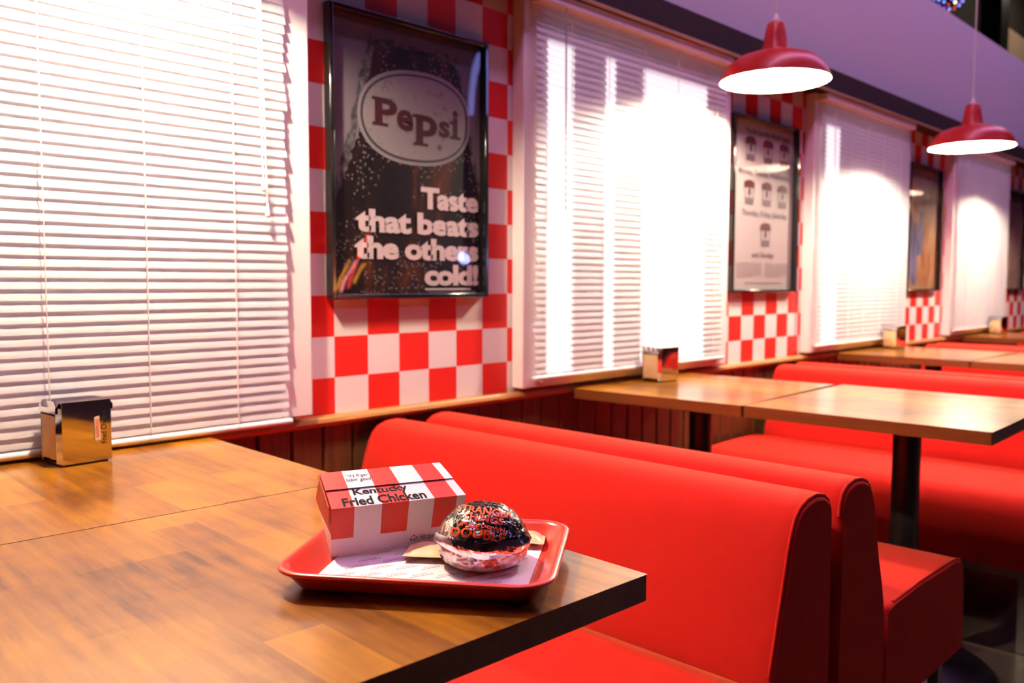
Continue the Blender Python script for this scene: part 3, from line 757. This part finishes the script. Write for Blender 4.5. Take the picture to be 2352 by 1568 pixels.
def low_pt(a, v):
    pr_ = [(.0, .0), (.038, .0), (.0455, .004), (.0495, .011), (.0515, .019), (.0525, .027), (.0515, .034)]
    k = v*(len(pr_)-1); i = min(int(k), len(pr_)-2); f = k-i
    r = pr_[i][0]*(1-f)+pr_[i+1][0]*f; z = pr_[i][1]*(1-f)+pr_[i+1][1]*f
    p = Vector((r*math.cos(a), r*math.sin(a), z)); c = crump(p+Vector((1, 2, 3)), .0034) if v > .25 else 0
    return p+Vector((math.cos(a), math.sin(a), 0))*c + Vector((0, 0, max(0, c*.4)))
mb = MB(); mb.grid(lambda u, v: low_pt(2*PI*u, v), 150, 34, False)
mb.build('lower_foil', K['foils'], BG, fix=False)
# folded silver lip across the side that faces the room
mb = MB()
def lip(u, v):
    a = -PI/2 + (u-.5)*2.3; r = .0562+.0030*math.sin(v*2.6)+.0010*noise.noise(Vector((u*6, v*2, 9)))
    z = .041-.013*v-.006*math.sin((u-.2)*4)*v*.8 + .003*noise.noise(Vector((u*5, 0, 2)))-.004*u
    p = Vector((r*math.cos(a), r*math.sin(a), z)); return p+Vector((math.cos(a), math.sin(a), 0))*crump(p, .0009)
mb.grid(lip, 60, 8, False); mb.build('folded_lip', K['foilp'], BG, fix=False)
def ysolve(a, b):   # where on the room side of the dome the lettering line of height b crosses column a
    lo, hi = 0.0, math.sqrt(max(0, .0522**2-a*a))
    for _ in range(30):
        m_ = (lo+hi)/2
        if prof_z(math.hypot(a, m_))*.951-m_*.309 > b: lo = m_
        else: hi = m_
    return lo
bl = MB()
def burger_fn(a, b):
    ca, sa = math.cos(-.13), math.sin(-.13); c0 = .043
    a2 = a*ca-(b-c0)*sa; b2 = c0+a*sa+(b-c0)*ca
    return dome(a2, -ysolve(a2, b2), .0009)
for s_, a, b, c, d in (('STRANGER', -.031, .034, .0495, .0585), ('THINGS', -.022, .024, .0415, .049), ('UPSIDE DOWN', -.027, .027, .0335, .0385), ('DOUBLE', -.033, .029, .0225, .0325)):
    v, f = text_mesh(s_, bold=.03)
    bm = bmesh.new(); vs = [bm.verts.new((p[0], p[1], 0)) for p in v]
    for q in f:
        try: bm.faces.new([vs[i] for i in q])
        except ValueError: pass
    ax, bx = min(p[0] for p in v), max(p[0] for p in v); az, bz = min(p[1] for p in v), max(p[1] for p in v)
    for _ in range(3):
        ed = [e for e in bm.edges if e.calc_length() > .16]
        if ed: bmesh.ops.subdivide_edges(bm, edges=ed, cuts=1)
    bmesh.ops.triangulate(bm, faces=bm.faces)
    bm.verts.index_update()
    bl.add([burger_fn(a+(q.co.x-ax)/(bx-ax)*(b-a), c+(q.co.y-az)/(bz-az)*(d-c)) for q in bm.verts], [[q.index for q in fc.verts] for fc in bm.faces]); bm.free()
bl.build('lettering', K['orange'], BG, fix=False)

# sachets
def sachet(loc, rz, w, l, label, tilt=0):
    t = thing('sauce_packet', label, 'packet', loc, rz, 'cream packets beside the burger'); t.rotation_euler = (tilt, 0, rz)
    def fn(s):
        def g(u, v):
            e = min(u, 1-u, v, 1-v); h = .0045*min(1, max(0, (e-.09)/.25))**.6 if e > .09 else 0
            cr = .0004*math.sin(v*120) if (u < .09 or u > .91) else .0006*noise.noise(Vector((u*6, v*6, s)))
            return ((u-.5)*w, (v-.5)*l, .0046+s*(h+.0003)+cr)
        return g
    mb = MB(); mb.grid(fn(1), 30, 22); mb.grid(fn(-1), 30, 22)
    mb.build('pouch', K['sachet'], t, merge=False, fix=False)
sachet((-.448, -1.010, TZ+.0065), math.radians(-52), .062, .062, 'cream sauce packet lying between the striped box and the burger')
sachet((-.332, -1.050, TZ+.0065), math.radians(38), .066, .050, 'cream sauce packet poking out on the right side of the burger')

# ------------------------------------------------------------------ glitter ball of coloured lights high behind the partition
t = thing('light_ball', 'ball of coloured lights above the partition, cut by top edge', 'light', (5.413, .346, 3.085), 0)
MB().lathe([(0, -.10)]+[(.10*math.sin(a*PI/10), -.10*math.cos(a*PI/10)) for a in range(1, 10)]+[(0, .10)], 20).build('ball_core', K['dark'], t)
MB().tube([(0, 0, .10), (0, 0, 1.914)], .003, 6).build('hanging_wire', K['cord'], t)
ce = [m_emit('blue_bead', (.25, .30, 1), 2.2), m_emit('violet_bead', (.30, .12, .8), 1.3), m_emit('white_bead', (1, .95, .9), 3.5), m_emit('red_bead', (.8, .12, .06), 1.0)]
n = 90; r = random.Random(11)
for i in range(n):
    z = 1-2*(i+.5)/n; a = i*2.39996; q = math.sqrt(1-z*z)
    c = (.104*q*math.cos(a), .104*q*math.sin(a), .104*z)
    MB().lathe([(0, -.009), (.006, -.007), (.009, 0), (.006, .007), (0, .009)], 8, c).build('bulb', r.choices(ce, (5, 4, 1.3, 4))[0], t)
# slack tether on the second pendant's cord
tw = MB().tube([(0, 0, 1.06), (.10, -.04, 1.16), (.55, -.2, 1.60)], .0022, 6).build('tether_wire', K['cord'], p1)

# ------------------------------------------------------------------ lights across the room, seen only mirrored in the poster covers
t = thing('neon_sign', 'red and amber neon squiggle on the opposite wall, mirrored in the bottle poster', 'sign', (4.93, -6.95, 1.3))
ne = [m_emit('red_neon', (1, .05, .05), 26), m_emit('amber_neon', (1, .35, .03), 22), m_emit('pink_neon', (1, .25, .25), 30)]
for i, (dx, w_, z0, z1, bend) in enumerate(((-.14, .016, -.33, .02, .10), (-.08, .020, -.36, -.02, .14), (.02, .016, -.34, .34, .22), (.10, .018, -.30, -.06, .10))):
    pts = [(dx+bend*(k/12)**2, 0, z0+(z1-z0)*k/12) for k in range(13)]
    MB().tube(pts, w_, 8).build('neon_tube', ne[(i+1) % 3], t)
MB().box(-.30, .42, -.045, -.025, -.42, .42).build('backing_board', K['black'], t)
t = thing('blue_spotlight', 'blue spotlight across the room, mirrored at lower right of the bottle poster', 'light', (6.89, -6.80, 1.372))
MB().lathe([(0, -.09)]+[(.09*math.sin(a*PI/8), -.09*math.cos(a*PI/8)) for a in range(1, 8)]+[(0, .09)], 20).build('lens', m_emit('blue_lamp', (.35, .40, 1), 60), t)
MB().tube([(0, -.09, 0), (0, -.198, 0)], .03, 10).build('bracket', K['black'], t)
t = thing('blue_light_tube', 'upright blue light tube across the room, mirrored at top right of the bottle poster', 'light', (7.215, -6.90, 3.8))
MB().tube([(0, 0, -.42), (0, 0, .42)], .05, 12).build('tube', m_emit('blue_tube', (.30, .32, 1), 9), t)
MB().box(-.02, .02, -.098, -.051, -.3, .3).build('bracket', K['black'], t)
